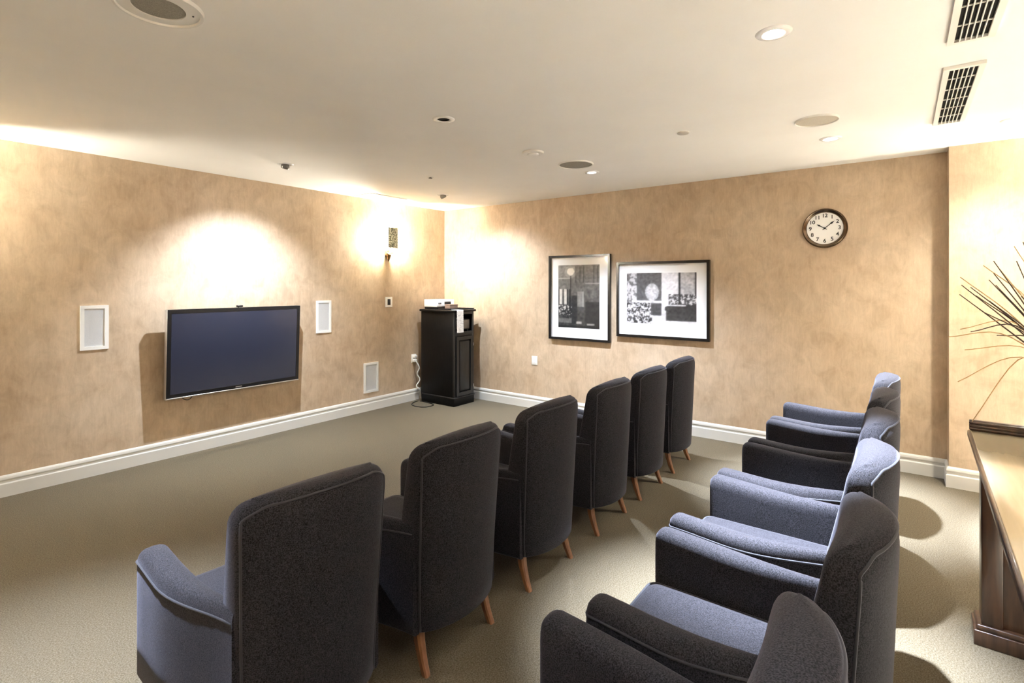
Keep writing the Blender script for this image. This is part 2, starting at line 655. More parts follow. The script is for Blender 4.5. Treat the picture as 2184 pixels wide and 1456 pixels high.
Y1, Y2 = 1.405, 0.0
ORD = ['nearest the camera', 'second from the camera', 'third from the camera', 'fourth from the camera',
       'fifth from the camera', 'farthest from the camera']
FRONT = [(0.957, -3.0), (1.644, 0.0), (2.353, -0.5), (3.085, 0.5), (3.742, 0), (4.415, 0.5)]
REAR = [(0.985, 0.0), (1.68, 0.0), (2.375, -0.5), (3.05, 0.5), (3.715, 0.0), (4.375, 0.0)]
chair0 = None
for row, xs, yy in (('front', FRONT, Y1), ('rear', REAR, Y2)):
    for k, (x, a) in enumerate(xs):
        if row == 'front':
            lab = 'charcoal wool armchair seen from behind in the front row, ' + ORD[k]
            g = 'armchairs of the front row facing the television'
        else:
            lab = 'charcoal wool armchair in the rear row by the wooden table, ' + ORD[k]
            g = 'armchairs of the rear row'
        loc = (x, yy + (0.065 if row == 'rear' and k == 0 else 0.0), 0)
        if chair0 is None:
            chair0 = make_chair(loc, math.radians(a), lab, g)
        else:
            dup(chair0, loc, math.radians(a), lab, g)


# ------------------------------------------------------------------ television
tv = empty('television', 'large flat black television with silver lower edge mounted on the tan wall', 'television', (2.432, YW, 0.94))
TW, TH = 1.235, 0.775
RT = Matrix.Translation((0, -0.135, 0)) @ Matrix.Rotation(math.radians(2.6), 4, 'X')
box('housing', (-TW / 2, -0.018, -TH / 2), (TW / 2, 0.026, TH / 2), M_DARK, tv, 0.006, rot=RT)
box('rear_cover', (-0.42, 0.024, -0.27), (0.42, 0.055, 0.24), M_DARK, tv, 0.01, rot=RT)
V, F = frame_ring(-TW / 2, TW / 2, -TH / 2, TH / 2, 0.032, 0, 1)
bz = mesh('bezel', [RT @ Vector((v[1], -0.0235 + 0.006 * v[0], v[2])) for v in V], F, M_DARK, tv)
box('screen', (-TW / 2 + 0.030, -0.0205, -TH / 2 + 0.030), (TW / 2 - 0.030, -0.0185, TH / 2 - 0.030), M_SCREEN, tv, rot=RT)
V, F = frame_ring(-TW / 2 - 0.005, TW / 2 + 0.001, -TH / 2 - 0.010, TH / 2 + 0.001, 0.005, 0, 1)
box('silver_edge', (-TW / 2 - 0.004, -0.025, -TH / 2 - 0.011), (TW / 2 + 0.002, 0.02, -TH / 2), M_SILVER, tv, 0.002, rot=RT)
box('silver_edge', (-TW / 2 - 0.005, -0.022, -TH / 2 - 0.011), (-TW / 2, 0.02, TH / 2), M_SILVER, tv, 0.001, rot=RT)
box('logo_strip', (-0.03, -0.0245, -TH / 2 + 0.012), (0.03, -0.0233, -TH / 2 + 0.020), M_SILVER, bz, rot=RT)
wc = box('webcam', (-0.028, -0.022, TH / 2 + 0.004), (0.028, 0.012, TH / 2 + 0.022), M_DARK, tv, 0.006, rot=RT)
box('clip', (-0.012, -0.02, TH / 2 - 0.004), (0.012, 0.014, TH / 2 + 0.008), M_GREY, wc, 0.002, rot=RT)
box('wall_bracket', (-0.2, -0.085, -0.16), (0.2, 0.0, 0.16), M_GREY, tv, 0.004)
mesh('cable', *tube(spline([(-0.50, -0.10, -0.36), (-0.47, -0.11, -0.412), (-0.42, -0.11, -0.425), (-0.36, -0.10, -0.36)], 18), 0.004, 6), M_DARK, tv,
     smooth=True)


# ------------------------------------------------------------------ in-wall speakers, plates (screen wall)
def wall_speaker(x0, x1, z0, z1, label):
    t = empty('wall_speaker', label, 'speaker', ((x0 + x1) / 2, YW, (z0 + z1) / 2), 0, 'white in-wall speakers')
    hw, hh = (x1 - x0) / 2, (z1 - z0) / 2
    V, F = frame_ring(-hw, hw, -hh, hh, 0.026, 0, 1)
    V = [(v[1], -0.014 if v[0] > 0.5 else -0.0005, v[2]) for v in V]
    mesh('bezel', V, F, M_WHITE, t)
    a, b = hw - 0.025, hh - 0.025
    V = [(-a, -0.003, -b), (a, -0.003, -b), (a, -0.007, b), (-a, -0.007, b)]
    V += [(p[0], -0.0006, p[2]) for p in V]
    mesh('grille', V, [(0, 1, 2, 3), (4, 7, 6, 5), (0, 4, 5, 1), (1, 5, 6, 2), (2, 6, 7, 3), (3, 7, 4, 0)], M_GRILL, t)
    return t


wall_speaker(1.257, 1.443, 1.018, 1.376, 'white rectangular in-wall speaker left of the television')
wall_speaker(3.345, 3.533, 1.002, 1.367, 'white rectangular in-wall speaker right of the television at the same height')
wall_speaker(3.988, 4.204, 0.222, 0.587, 'white rectangular in-wall speaker low above the baseboard near black cabinet')


def wall_control(name, cx, cz, hw, hh, label):
    t = empty(name, label, 'wall plate', (cx, YW, cz))
    box('plate', (-hw, -0.012, -hh), (hw, -0.0005, hh), M_WHITE, t, 0.004)
    box('dark_panel', (-hw * 0.42, -0.0145, -hh * 0.58), (hw * 0.42, -0.011, hh * 0.58), M_DARK, t, 0.001)
    return t


wall_control('wall_control', 4.372, 1.325, 0.056, 0.066, 'small white wall control plate with dark centre under the sconce')


def outlet(name, loc, n, label):
    t = empty(name, label, 'outlet', loc)
    nx, ny = n

    def b(nm, u0, u1, z0, z1, d0, d1, m, bev):
        lo = [min(nx * d0, nx * d1) if nx else u0, min(ny * d0, ny * d1) if ny else u0, z0]
        hi = [max(nx * d0, nx * d1) if nx else u1, max(ny * d0, ny * d1) if ny else u1, z1]
        return box(nm, lo, hi, m, t, bev)
    b('plate', -0.042, 0.042, -0.055, 0.055, 0.0005, 0.007, M_WHITE, 0.002)
    for s in (-1, 1):
        f = b('socket', -0.017, 0.017, s * 0.022 - 0.014, s * 0.022 + 0.014, 0.006, 0.0095, M_MATB, 0.002)
        for q in (-0.006, 0.006):
            o = b('slot', q - 0.0012, q + 0.0012, s * 0.022 - 0.005, s * 0.022 + 0.005, 0.0094, 0.0099, M_DARK, 0)
            o.parent = f
    return t


outlet('power_outlet', (XW, 3.677, 0.598), (-1, 0), 'white power outlet plate below the framed pictures')
o2 = outlet('power_outlet', (4.80, YW, 0.56), (0, -1), 'white outlet with plugs beside the black cabinet')
box('plug', (-0.03, -0.05, -0.045), (0.02, -0.009, -0.005), M_WHITE, o2, 0.006)
box('plug', (-0.02, -0.045, 0.008), (0.03, -0.009, 0.045), M_WHITE, o2, 0.006)
random.seed(5)
tag(mesh('white_cable', *tube(spline([(4.79, 5.18, 0.53), (4.82, 5.15, 0.44), (4.80, 5.17, 0.36), (4.83, 5.15, 0.28), (4.785, 5.17, 0.20), (4.83, 5.15, 0.15),
     (4.86, 5.17, 0.05), (4.9, 5.17, 0.008)], 40), 0.008, 6), M_CABLE_W, smooth=True), 'white cables hanging behind the black cabinet', 'cable')
tag(mesh('dark_cable', *tube(spline([(4.80, 5.15, 0.006), (4.62, 5.08, 0.006), (4.55, 4.92, 0.006), (4.60, 4.80, 0.006), (4.74, 4.80, 0.006), (4.79, 4.95, 0.006),
     (4.80, 5.12, 0.006)], 40), 0.006, 6), M_DARK, smooth=True), 'dark cable loop lying on the carpet beside the cabinet', 'cable')


# ------------------------------------------------------------------ wall sconces
def sconce(loc, rz, label, group):
    """local: wall plane y = 0, room towards -y."""
    t = empty('wall_sconce', label, 'wall lamp', loc, rz, group)
    mesh('finial_cone', *lathe([(0.0, -0.085), (0.012, -0.06), (0.034, 0.0), (0.036, 0.006), (0.0, 0.008)], 20, Matrix.Translation((0, -0.038, -0.075))),
         M_BRONZE, t, smooth=True, angle=50)
    box('backplate', (-0.03, -0.012, -0.10), (0.03, -0.0005, 0.0), M_BRONZE, t, 0.004)
    a = mesh('arm', *tube(spline([(0, -0.008, -0.04), (0, -0.05, -0.06), (0, -0.09, -0.045), (0, -0.075, -0.015), (0, -0.07, 0.02)], 16), 0.007, 8),
             M_CHROME, t, smooth=True)
    mesh('ball', *lathe([(0, -0.014), (0.010, -0.010), (0.014, 0), (0.010, 0.010), (0, 0.014)], 16, Matrix.Translation((0.0, -0.108, -0.045))), M_CHROME, a, smooth=True)
    mesh('candle_sleeve', *lathe([(0, 0.0), (0.013, 0.0), (0.013, 0.045), (0, 0.046)], 16, Matrix.Translation((0, -0.07, 0.015))), M_MATB, t, smooth=True, angle=40)
    mesh('bulb', *lathe([(0, 0.0), (0.011, 0.003), (0.019, 0.025), (0.019, 0.04), (0.010, 0.066), (0, 0.075)], 20, Matrix.Translation((0, -0.07, 0.061))),
         M_WBULB, t, smooth=True)
    # curved pierced shield in front of the bulb
    n, R, th = 14, 0.095, 0.005
    rings = []
    for i in range(n + 1):
        ang = math.radians(-52 + 104 * i / n)
        rr = []
        for r_, z in ((R, 0.010), (R, 0.262), (R + th, 0.262), (R + th, 0.010)):
            rr.append((r_ * math.sin(ang), -0.062 - r_ * math.cos(ang), z + 0.006 * math.sin(i * 2.1)))
        rings.append(rr)
    mesh('shield', *loft(rings), M_SHIELD, t, smooth=True, angle=40)
    return t


SG = 'bronze wall sconces with pierced shields'
sconce((4.345, YW, 1.995), 0, 'bronze wall sconce with pierced shield near the room corner', SG)
sconce((0.24, YW, 2.03), 0, 'bronze wall sconce with pierced shield at the far left of the television wall', SG)
sconce((XJ, -1.35, 2.03), -PI / 2, 'bronze wall sconce with pierced shield beyond the step in the picture wall', SG)
sconce((XB, 0.6, 2.03), PI / 2, 'added unseen bronze wall sconce for ambient fill on the wall behind the camera', SG)  # added out of view for room ambience



# ------------------------------------------------------------------ ceiling fittings
M_RING = mat('fixture_ring', (0.93, 0.93, 0.93), 0.25)


def downlight(x, y, label, state, aim=(0, 0, -1), power=None, angle=66, color=COOL):
    t = empty('recessed_downlight', label, 'ceiling light', (x, y, H), 0, 'recessed downlights in the ceiling')
    r = 0.044
    mesh('trim_ring', *lathe([(r - 0.004, -0.001), (r - 0.003, -0.006), (r + 0.004, -0.008), (r + 0.024, -0.004), (r + 0.027, 0.0)], 40), M_RING, t, smooth=True)
    cm = M_SHADE if state == 'dead' else M_SILVER
    mesh('reflector', *lathe([(r - 0.002, -0.004), (r - 0.004, 0.02), (0.030, 0.055), (0, 0.056)], 40), cm, t, smooth=True, angle=50)
    if state == 'dead':
        mesh('lens', *lathe([(0, 0.004), (r - 0.005, 0.005), (r - 0.005, 0.007), (0, 0.008)], 32), M_SHADE, t)  # flat black disc standing in for the dark hole
    elif state == 'dim':
        mesh('lens', *lathe([(0, 0.004), (r - 0.010, 0.006), (r - 0.008, 0.011), (0, 0.012)], 32), M_DIMBULB, t, smooth=True)
    else:
        mesh('bulb', *lathe([(0, 0.010), (0.018, 0.013), (0.026, 0.022), (0.026, 0.034), (0, 0.036)], 32), M_BULB, t, smooth=True)
    if power:
        lamp('downlight_beam', 'SPOT', (0, 0, 0.005), power, color, t, size=0.025, aim=aim, angle=angle)
    return t


downlight(*DOWN[0], 'large lit downlight in the ceiling above the rear armchairs, nearest camera', 'lit', power=P_DOWN * 2.3, angle=48)
downlight(*DOWN[1], 'lit downlight in the ceiling between round speaker and clock wall', 'lit', power=P_DOWN * 1.7, angle=46)
downlight(*DOWN[2], 'small white downlight beside the round ceiling speaker over the front row', 'dim', power=P_DOWN * 0.75, angle=112)
downlight(*DOWN[3], 'unlit downlight with a black centre in mid ceiling', 'dead')
downlight(*DOWN[4], 'lit downlight over the front row, outside the left edge of view', 'lit', power=P_DOWN * 0.7, angle=60)
downlight(*DOWN[5], 'lit downlight above the camera', 'lit', power=P_DOWN * 0.06)
downlight(*DOWN[6], 'lit downlight in the ceiling in front of the stepped wall', 'lit', power=P_DOWN * 0.14, color=WARM, angle=125)
downlight(*DOWN[7], 'added unseen fill downlight behind the camera, middle of the back row', 'lit', power=P_BACKFILL, angle=54)  # back row: unseen lamps added so carpet bounce brightens the ceiling
downlight(*DOWN[8], 'added unseen fill downlight behind the camera, at the left of the back row', 'lit', power=P_BACKFILL, angle=54)
downlight(*DOWN[9], 'added unseen fill downlight behind the camera, at the right of the back row', 'lit', power=P_BACKFILL, angle=54)


def eyeball(x, y, aim, power, label, angle):
    t = empty('eyeball_spotlight', label, 'ceiling light', (x, y, H), 0, 'eyeball spotlights in the ceiling')
    mesh('trim_ring', *lathe([(0.040, -0.002), (0.042, -0.008), (0.064, -0.005), (0.067, 0.0)], 40), M_RING, t, smooth=True)
    v = Vector(aim).normalized()
    q = v.to_track_quat('-Z', 'Y').to_matrix().to_4x4()
    prof = [(0.0, 0.030), (0.020, 0.0275), (0.032, 0.015), (0.036, 0.0), (0.035, -0.012), (0.032, -0.020), (0.029, -0.020), (0.024, -0.006), (0, -0.005)]
    mesh('eyeball', *lathe(prof, 32, Matrix.Translation((0, 0, -0.018)) @ q), M_GREY, t, smooth=True, angle=50)
    mesh('bulb', *lathe([(0, -0.012), (0.018, -0.0105), (0.022, -0.007), (0, -0.006)], 24, Matrix.Translation((0, 0, -0.018)) @ q), M_BULB, t, smooth=True)
    p = Vector((0, 0, -0.018)) + v * 0.025
    lamp('eyeball_beam', 'SPOT', p, power, (0.74, 0.85, 1.0), t, size=0.02, aim=aim, angle=angle)
    return t


eyeball(2.46, 4.32, (0.0, 0.92, -1.85), P_EYE, 'grey eyeball spotlight in the ceiling aimed at the television wall', 96)
eyeball(4.40, 4.30, (0.99, -0.20, -1.75), P_EYE * 0.7, 'grey eyeball spotlight in the ceiling near the corner, aimed at picture wall', 96)


M_BGRILL = mat('beige_speaker_mesh', (0.50, 0.46, 0.39), 0.7, col2=(0.58, 0.54, 0.47), scale=260)


def ceiling_speaker(x, y, r, label, ring=0.012, gm=None):
    t = empty('ceiling_speaker', label, 'speaker', (x, y, H), 0, 'round ceiling speakers')
    pf = [(r - ring, -0.004), (r - ring, -0.010), (r - ring * 0.5, -0.012), (r - 0.002, -0.009), (r, 0.0)]
    if ring > 0.03:
        pf = [(r - ring, -0.004), (r - ring, -0.009), (r - 0.014, -0.006), (r - 0.012, -0.014), (r - 0.003, -0.014), (r, 0.0)]
    mesh('rim', *lathe(pf, 56), M_WHITE, t,
         smooth=True, angle=40)
    mesh('grille', *lathe([(0, -0.007), (r - ring, -0.0045), (r - ring, -0.001), (0, -0.001)], 56), gm or M_CGRILL, t, smooth=True, angle=40)
    return t


ceiling_speaker(3.985, 2.285, 0.155, 'round ceiling speaker with dark mesh in the middle of the ceiling')
ceiling_speaker(3.845, 0.435, 0.125, 'round beige ceiling speaker beside the clock-side downlight', 0.006, M_BGRILL)
cs = ceiling_speaker(0.78, 2.26, 0.150, 'large round ceiling speaker with wide rim at upper left', 0.062)
box('screw', (0.10, -0.045, -0.0125), (0.106, -0.039, -0.009), M_DARK, cs, 0.001)

t = empty('smoke_detector', 'white round smoke detector on the ceiling left of the round speaker', 'smoke detector', (3.418, 2.347, H))
mesh('base', *lathe([(0, -0.016), (0.078, -0.016), (0.085, -0.010), (0.085, -0.0005), (0, -0.0004)], 40), M_WHITE, t, smooth=True, angle=40)
mesh('sensor_cap', *lathe([(0, -0.030), (0.036, -0.029), (0.044, -0.022), (0.046, -0.015), (0, -0.0145)], 32), M_CEIL, t, smooth=True, angle=40)
t = empty('sprinkler_cover', 'small round beige sprinkler cover in the ceiling toward clock', 'sprinkler', (3.612, 1.215, H))
mesh('cap', *lathe([(0, -0.008), (0.036, -0.008), (0.040, -0.005), (0.040, -0.0005), (0, -0.0004)], 32), mat('cover_paint', (0.55, 0.52, 0.47), 0.6), t, smooth=True, angle=40)
mesh('collar', *lathe([(0.030, -0.002), (0.030, -0.0004), (0.048, -0.0004), (0.046, -0.002)], 32), M_CEIL, t)
t = empty('ceiling_sprinkler', 'tiny dark sprinkler head in the ceiling near the corner spotlight', 'sprinkler', (3.616, 3.707, H))
mesh('nozzle', *lathe([(0, -0.014), (0.016, -0.013), (0.020, -0.008), (0.010, -0.005), (0.010, -0.0005), (0, -0.0004)], 24), M_GREY, t, smooth=True, angle=40)
mesh('escutcheon', *lathe([(0.012, -0.003), (0.030, -0.002), (0.031, -0.0004), (0.012, -0.0003)], 24), M_WHITE, t)

# flush supply diffuser by the screen wall
t = empty('supply_diffuser', 'flush white rectangular air diffuser in the ceiling above the sconce', 'air vent', (4.08, 5.03, H))
V, F = frame_ring(-0.27, 0.27, -0.165, 0.165, 0.03, 0, 1)
mesh('frame', [(v[1], v[2], -0.008 if v[0] > 0.5 else -0.0005) for v in V], F, M_WHITE, t)
for k in range(7):
    y = -0.12 + 0.04 * k
    box('blade', (-0.242, y - 0.014, -0.006), (0.242, y + 0.014, -0.003), M_WHITE, t)
box('backing', (-0.242, -0.137, -0.002), (0.242, 0.137, -0.0006), M_GREY, t)


def slot_vent(x0, x1, y0, y1, label):
    t = empty('ceiling_vent', label, 'air vent', ((x0 + x1) / 2, (y0 + y1) / 2, H), 0, 'slotted ceiling vents')
    hx, hy = (x1 - x0) / 2, (y1 - y0) / 2
    V, F = frame_ring(-hx, hx, -hy, hy, 0.024, 0, 1)
    mesh('frame', [(v[1], v[2], -0.016 if v[0] > 0.5 else -0.0005) for v in V], F, M_WHITE, t)
    box('duct_shade', (-hx + 0.023, -hy + 0.023, -0.003), (hx - 0.023, hy - 0.023, -0.0006), M_SHADE, t)  # thin black sheet in place of the shade behind the slats
    n = 6
    for k in range(1, n):
        y = -hy + 0.024 + (2 * hy - 0.048) * k / n
        box('slat', (-hx + 0.022, y - 0.002, -0.015), (hx - 0.022, y + 0.002, -0.004), M_WHITE, t)
    for k in range(1, 6):
        x = -hx + 2 * hx * k / 6
        box('crossbar', (x - 0.003, -hy + 0.022, -0.010), (x + 0.003, hy - 0.022, -0.005), M_WHITE, t)
    return t


slot_vent(3.29, 4.395, -0.322, -0.165, 'long slotted ceiling vent nearer the picture wall')
slot_vent(1.86, 2.965, -0.315, -0.158, 'long slotted ceiling vent nearer the camera, cut by the top edge')


# ------------------------------------------------------------------ framed pictures
def paint(kind, nx, ny):
    rng = np.random.default_rng(3 if kind == 'night' else 8)
    u, v = np.meshgrid(np.linspace(0, 1, nx), np.linspace(0, 1, ny))

    def blur(a, k):
        for _ in range(k):
            p = np.pad(a, 1, mode='edge')
            a = (p[:-2, 1:-1] + p[2:, 1:-1] + p[1:-1, :-2] + p[1:-1, 2:] + p[1:-1, 1:-1]) / 5
        return a

    def nz(k):
        a = blur(rng.random((ny, nx)), k)
        return (a - a.min()) / (a.max() - a.min())

    def rect(a, u0, u1, v0, v1, val, k=1.0):
        s = (u >= u0) & (u <= u1) & (v >= v0) & (v <= v1)
        a[s] = a[s] * (1 - k) + val * k
    n1, n3, n8 = nz(1), nz(3), nz(9)
    if kind == 'night':
        a = 0.10 + 0.34 * v ** 1.3 + 0.22 * (n3 - 0.5) + 0.10 * (n8 - 0.5)
        for q in (0.42, 0.52, 0.62, 0.86, 0.94):
            rect(a, q, q + 0.025, 0.72, 0.98, 0.10, 0.6)
        rect(a, 0.66, 1.0, 0.70, 0.715, 0.62, 0.7)
        rect(a, 0.66, 1.0, 0.0, 0.42, 0.05, 0.75)
        rect(a, 0.0, 0.30, 0.78, 0.80, 0.7, 0.7)
        rect(a, 0.48, 0.63, 0.34, 0.58, 0.40, 0.85)
        rect(a, 0.60, 0.63, 0.34, 0.58, 0.6, 0.8)
        rect(a, 0.34, 0.47, 0.06, 0.52, 0.06, 0.85)
        rect(a, 0.03, 0.10, 0.37, 0.62, 0.75)
        rect(a, 0.14, 0.21, 0.37, 0.62, 0.72)
        for q in (0.0, 0.115, 0.225, 0.27):
            rect(a, q, q + 0.022, 0.18, 0.62, 0.02)
        s = (u < 0.33) & (v > 0.2) & (v < 0.36)
        a[s] = 0.05 + 0.7 * (n1[s] > 0.62)
        rect(a, 0.0, 0.34, 0.08, 0.15, 0.35, 0.6)
        rect(a, 0.45, 0.58, 0.07, 0.10, 0.6, 0.8)
        rect(a, 0.70, 0.88, 0.05, 0.075, 0.5, 0.8)
        rect(a, 0.0, 1.0, 0.0, 0.04, 0.03, 0.9)
        rect(a, 0.292, 0.325, 0.15, 0.84, 0.05, 0.9)
        d = np.hypot((u - 0.31) / 0.088, (v - 0.895) / 0.060)
        a[d < 1] = 0.95
        a[(d >= 1) & (d < 1.7)] += 0.12
        tint = (1.0, 0.94, 0.86)
    else:
        a = 0.70 + 0.10 * (n8 - 0.5)
        rect(a, 0, 0.14, 0.5, 1, 0.36)
        rect(a, 0.14, 0.52, 0.45, 1, 0.20)
        rect(a, 0.135, 0.15, 0.45, 1, 0.65)
        rect(a, 0.52, 0.75, 0.40, 1.0, 0.80, 0.8)
        s = (u < 0.40) & (v < 0.42)
        a[s] = 0.06 + 0.75 * (n1[s] > 0.52)
        s = (u < 0.15) & (v > 0.42)
        a[s] = 0.25 + 0.4 * (n3[s] > 0.5)
        s = (u > 0.78) & (v > 0.36)
        a[s] = 0.55 + 0.35 * (n3[s] - 0.5)
        s = (u > 0.62) & (v > 0.36) & (v < 0.58)
        a[s] = 0.10 + 0.7 * (n1[s] > 0.55)
        rect(a, 0.76, 0.785, 0.40, 1.0, 0.06)
        rect(a, 0.975, 1.0, 0.55, 1.0, 0.15)
        rect(a, 0.08, 0.60, 0.42, 0.45, 0.85, 0.9)
        rect(a, 0.58, 1.0, 0.06, 0.32, 0.07, 0.95)
        d = np.hypot((u - 0.80) / 0.24, (v - 0.30) / 0.10)
        a[d < 1] = 0.09
        rect(a, 0.60, 0.86, 0.35, 0.38, 0.8, 0.9)
        rect(a, 0.52, 1.0, 0.0, 0.07, 0.85, 0.9)
        d = np.hypot((u - 0.38) / 0.10, (v - 0.62) / 0.17)
        s = d < 1
        a[s] = 0.35 + 0.6 * n1[s] * (1.1 - d[s] * 0.5)
        rect(a, 0.35, 0.41, 0.40, 0.50, 0.6, 0.8)
        rect(a, 0.36, 0.52, 0.16, 0.40, 0.14)
        rect(a, 0.38, 0.50, 0.0, 0.15, 0.75, 0.8)
        tint = (1.0, 0.955, 0.95)
    g = nz(2) - 0.5
    a = 0.45 * a + 0.55 * blur(a, 3) + (0.16 if kind == 'night' else 0.26) * g * (0.35 + a)
    a = np.clip(a, 0.02, 0.92) ** 1.5
    return np.stack([a * tint[0], a * tint[1], a * tint[2], np.ones_like(a)], -1)


def picture(y0, y1, z0, z1, pu0, pu1, pv0, pv1, kind, label):
    t = empty('framed_picture', label, 'picture', (XW, (y0 + y1) / 2, z0), 0, 'black framed pictures')
    hy, hz = (y1 - y0) / 2, z1 - z0
    V, F = frame_ring(-hy, hy, 0, hz, 0.027, 0, 1)
    mesh('frame', [(-0.042 if v[0] > 0.5 else -0.001, v[1], v[2]) for v in V], F, M_FRAME, t)
    mb = box('mat_board', (-0.020, -hy + 0.025, 0.025), (-0.012, hy - 0.025, hz - 0.025), M_MATB, t)
    # photograph: seen from the room, u runs towards -y
    ya, yb = hy - pu0 * 2 * hy, hy - pu1 * 2 * hy
    za, zb = hz * (1 - pv1), hz * (1 - pv0)
    nx, ny = (80, 112) if kind == 'night' else (110, 84)
    img = paint(kind, nx, ny)
    V = [(-0.0206, ya + (yb - ya) * i / (nx - 1), za + (zb - za) * j / (ny - 1)) for j in range(ny) for i in range(nx)]
    F = [(j * nx + i, j * nx + i + 1, (j + 1) * nx + i + 1, (j + 1) * nx + i) for j in range(ny - 1) for i in range(nx - 1)]
    me = bpy.data.meshes.new('photo_print')
    me.from_pydata(V, [], F)
    at = me.color_attributes.new('ink', 'FLOAT_COLOR', 'POINT')
    at.data.foreach_set('color', img.reshape(-1).astype(np.float32))
    me.materials.append(M_PRINT)
    obj('photo_print', me, t)
    box('glass', (-0.0285, -hy + 0.0265, 0.0265), (-0.0265, hy - 0.0265, hz - 0.0265), M_GLASS, t)
    return t


picture(2.627, 3.444, 0.890, 1.894, 0.155, 0.83, 0.115, 0.855, 'night',
        'tall black framed dark photograph of a street with a globe lamp')
picture(1.537, 2.547, 0.973, 1.795, 0.115, 0.868, 0.15, 0.81, 'day',
        'wide black framed pale photograph of a bright street with a car')


# ------------------------------------------------------------------ clock
def text_mesh(s, size):
    c = bpy.data.curves.new('glyph', 'FONT')
    c.body = s
    c.size = size
    c.align_x = 'CENTER'
    c.align_y = 'CENTER'
    c.extrude = 0.0006
    c.offset = 0.0009
    o = bpy.data.objects.new('glyph', c)
    COL.objects.link(o)
    bpy.context.view_layer.update()
    dg = bpy.context.evaluated_depsgraph_get()
    me = bpy.data.meshes.new_from_object(o.evaluated_get(dg))
    bpy.data.objects.remove(o)
    return me


RC = 0.176
clk = empty('wall_clock', 'round wall clock with bronze rim and white face on the picture wall', 'clock', (XW, 0.546, 2.046))
RM = Matrix.Rotation(-PI / 2, 4, 'Y')           # local z -> -x (out of the wall)
mesh('rim', *lathe([(RC - 0.036, 0.010), (RC - 0.034, 0.026), (RC - 0.026, 0.034), (RC - 0.020, 0.034), (RC - 0.012, 0.042), (RC - 0.004, 0.036), (RC, 0.020),
                    (RC - 0.004, 0.001)], 64, RM), M_CLOCKRIM, clk, smooth=True, angle=60)
mesh('back_case', *lathe([(0, 0.001), (RC - 0.012, 0.001), (RC - 0.016, 0.010), (0, 0.010)], 48, RM), M_DARK, clk)
fc = mesh('dial', *lathe([(0, 0.011), (RC - 0.034, 0.011), (RC - 0.034, 0.014), (0, 0.014)], 64, RM), M_FACE, clk)
TXT = Matrix(((0, 0, -1, 0), (-1, 0, 0, 0), (0, 1, 0, 0), (0, 0, 0, 1)))   # text x -> -y, text y -> z, text z -> -x
for k in range(1, 13):
    a = math.radians(90 - 30 * k)
    me = text_mesh(str(k), 0.046)
    me.transform(TXT @ Matrix.Translation((0.112 * math.cos(a), 0.112 * math.sin(a), 0.0150)))
    me.materials.append(M_INK)
    obj('numeral', me, fc)


def hand(name, ang_clock, ln, wd, h):
    a = math.radians(90 - ang_clock)
    pts = [(-0.02, -wd * .35), (ln * 0.55, -wd * .35), (ln * 0.68, -wd), (ln * 0.85, -wd * 0.5), (ln, 0), (ln * 0.85, wd * 0.5), (ln * 0.68, wd), (ln * 0.55, wd * .35), (-0.02, wd * .35)]
    V, F = ngon_prism(pts, h, h + 0.0015, 2)
    R = TXT @ Matrix.Rotation(a, 4, 'Z')
    mesh(name, [R @ Vector(v) for v in V], F, M_INK, clk)


hand('hour_hand', 302, 0.072, 0.0085, 0.017)
hand('minute_hand', 50, 0.098, 0.0080, 0.0195)
mesh('hub', *lathe([(0.008, 0.016), (0.008, 0.023), (0, 0.0235)], 20, RM), M_INK, clk, smooth=True, angle=40)

# ------------------------------------------------------------------ black media cabinet
cb = empty('media_cabinet', 'tall narrow black wooden cabinet with panelled door in the corner', 'cabinet', (5.02, 4.82, 0))
X0, X1, YF, YK = -0.195, 0.185, -0.295, 0.30
box('side_panel', (X0, YF + 0.02, 0.10), (X0 + 0.02, YK, 1.195), M_BLACK, cb, 0.002)
box('side_panel', (X1 - 0.02, YF + 0.02, 0.10), (X1, YK, 1.195), M_BLACK, cb, 0.002)
box('back_panel', (X0 + 0.02, YK - 0.015, 0.10), (X1 - 0.02, YK, 1.195), M_BLACK, cb)
box('shelf', (X0 + 0.02, YF + 0.03, 0.905), (X1 - 0.02, YK - 0.015, 0.93), M_BLACK, cb)
box('shelf', (X0 + 0.02, YF + 0.03, 0.10), (X1 - 0.02, YK - 0.015, 0.125), M_BLACK, cb)
box('top', (X0 - 0.025, YF - 0.012, 1.195), (X1 + 0.035, YK + 0.01, 1.222), M_BLACK, cb, 0.006)
pl = box('plinth', (X0 - 0.004, YF - 0.002, 0.0), (X1 + 0.003, YK - 0.01, 0.10), M_BLACK, cb, 0.004)
box('plinth_moulding', (X0 - 0.010, YF - 0.010, 0.098), (X1 + 0.009, YK - 0.01, 0.114), M_PANEL, pl, 0.005)
box('face_stile', (X0, YF, 0.11), (X0 + 0.035, YF + 0.022, 1.195), M_PANEL, cb, 0.003)
box('face_stile', (X1 - 0.030, YF, 0.11), (X1, YF + 0.022, 1.195), M_PANEL, cb, 0.003)
box('face_rail', (X0 + 0.035, YF, 0.885), (X1 - 0.030, YF + 0.022, 0.945), M_PANEL, cb, 0.003)
box('face_rail', (X0 + 0.035, YF, 1.165), (X1 - 0.030, YF + 0.022, 1.195), M_PANEL, cb, 0.003)
dr = box('door', (X0 + 0.036, YF - 0.004, 0.125), (X1 - 0.032, YF + 0.016, 0.883), M_BLACK, cb, 0.003)
V, F = frame_ring(X0 + 0.036, X1 - 0.032, 0.125, 0.883, 0.045, 0, 1)
mesh('door_frame', [(v[1], YF - 0.016 if v[0] > 0.5 else YF - 0.003, v[2]) for v in V], F, M_PANEL, dr)
box('raised_panel', (X0 + 0.100, YF - 0.012, 0.19), (X1 - 0.096, YF - 0.003, 0.82), M_PANEL, dr, 0.006)
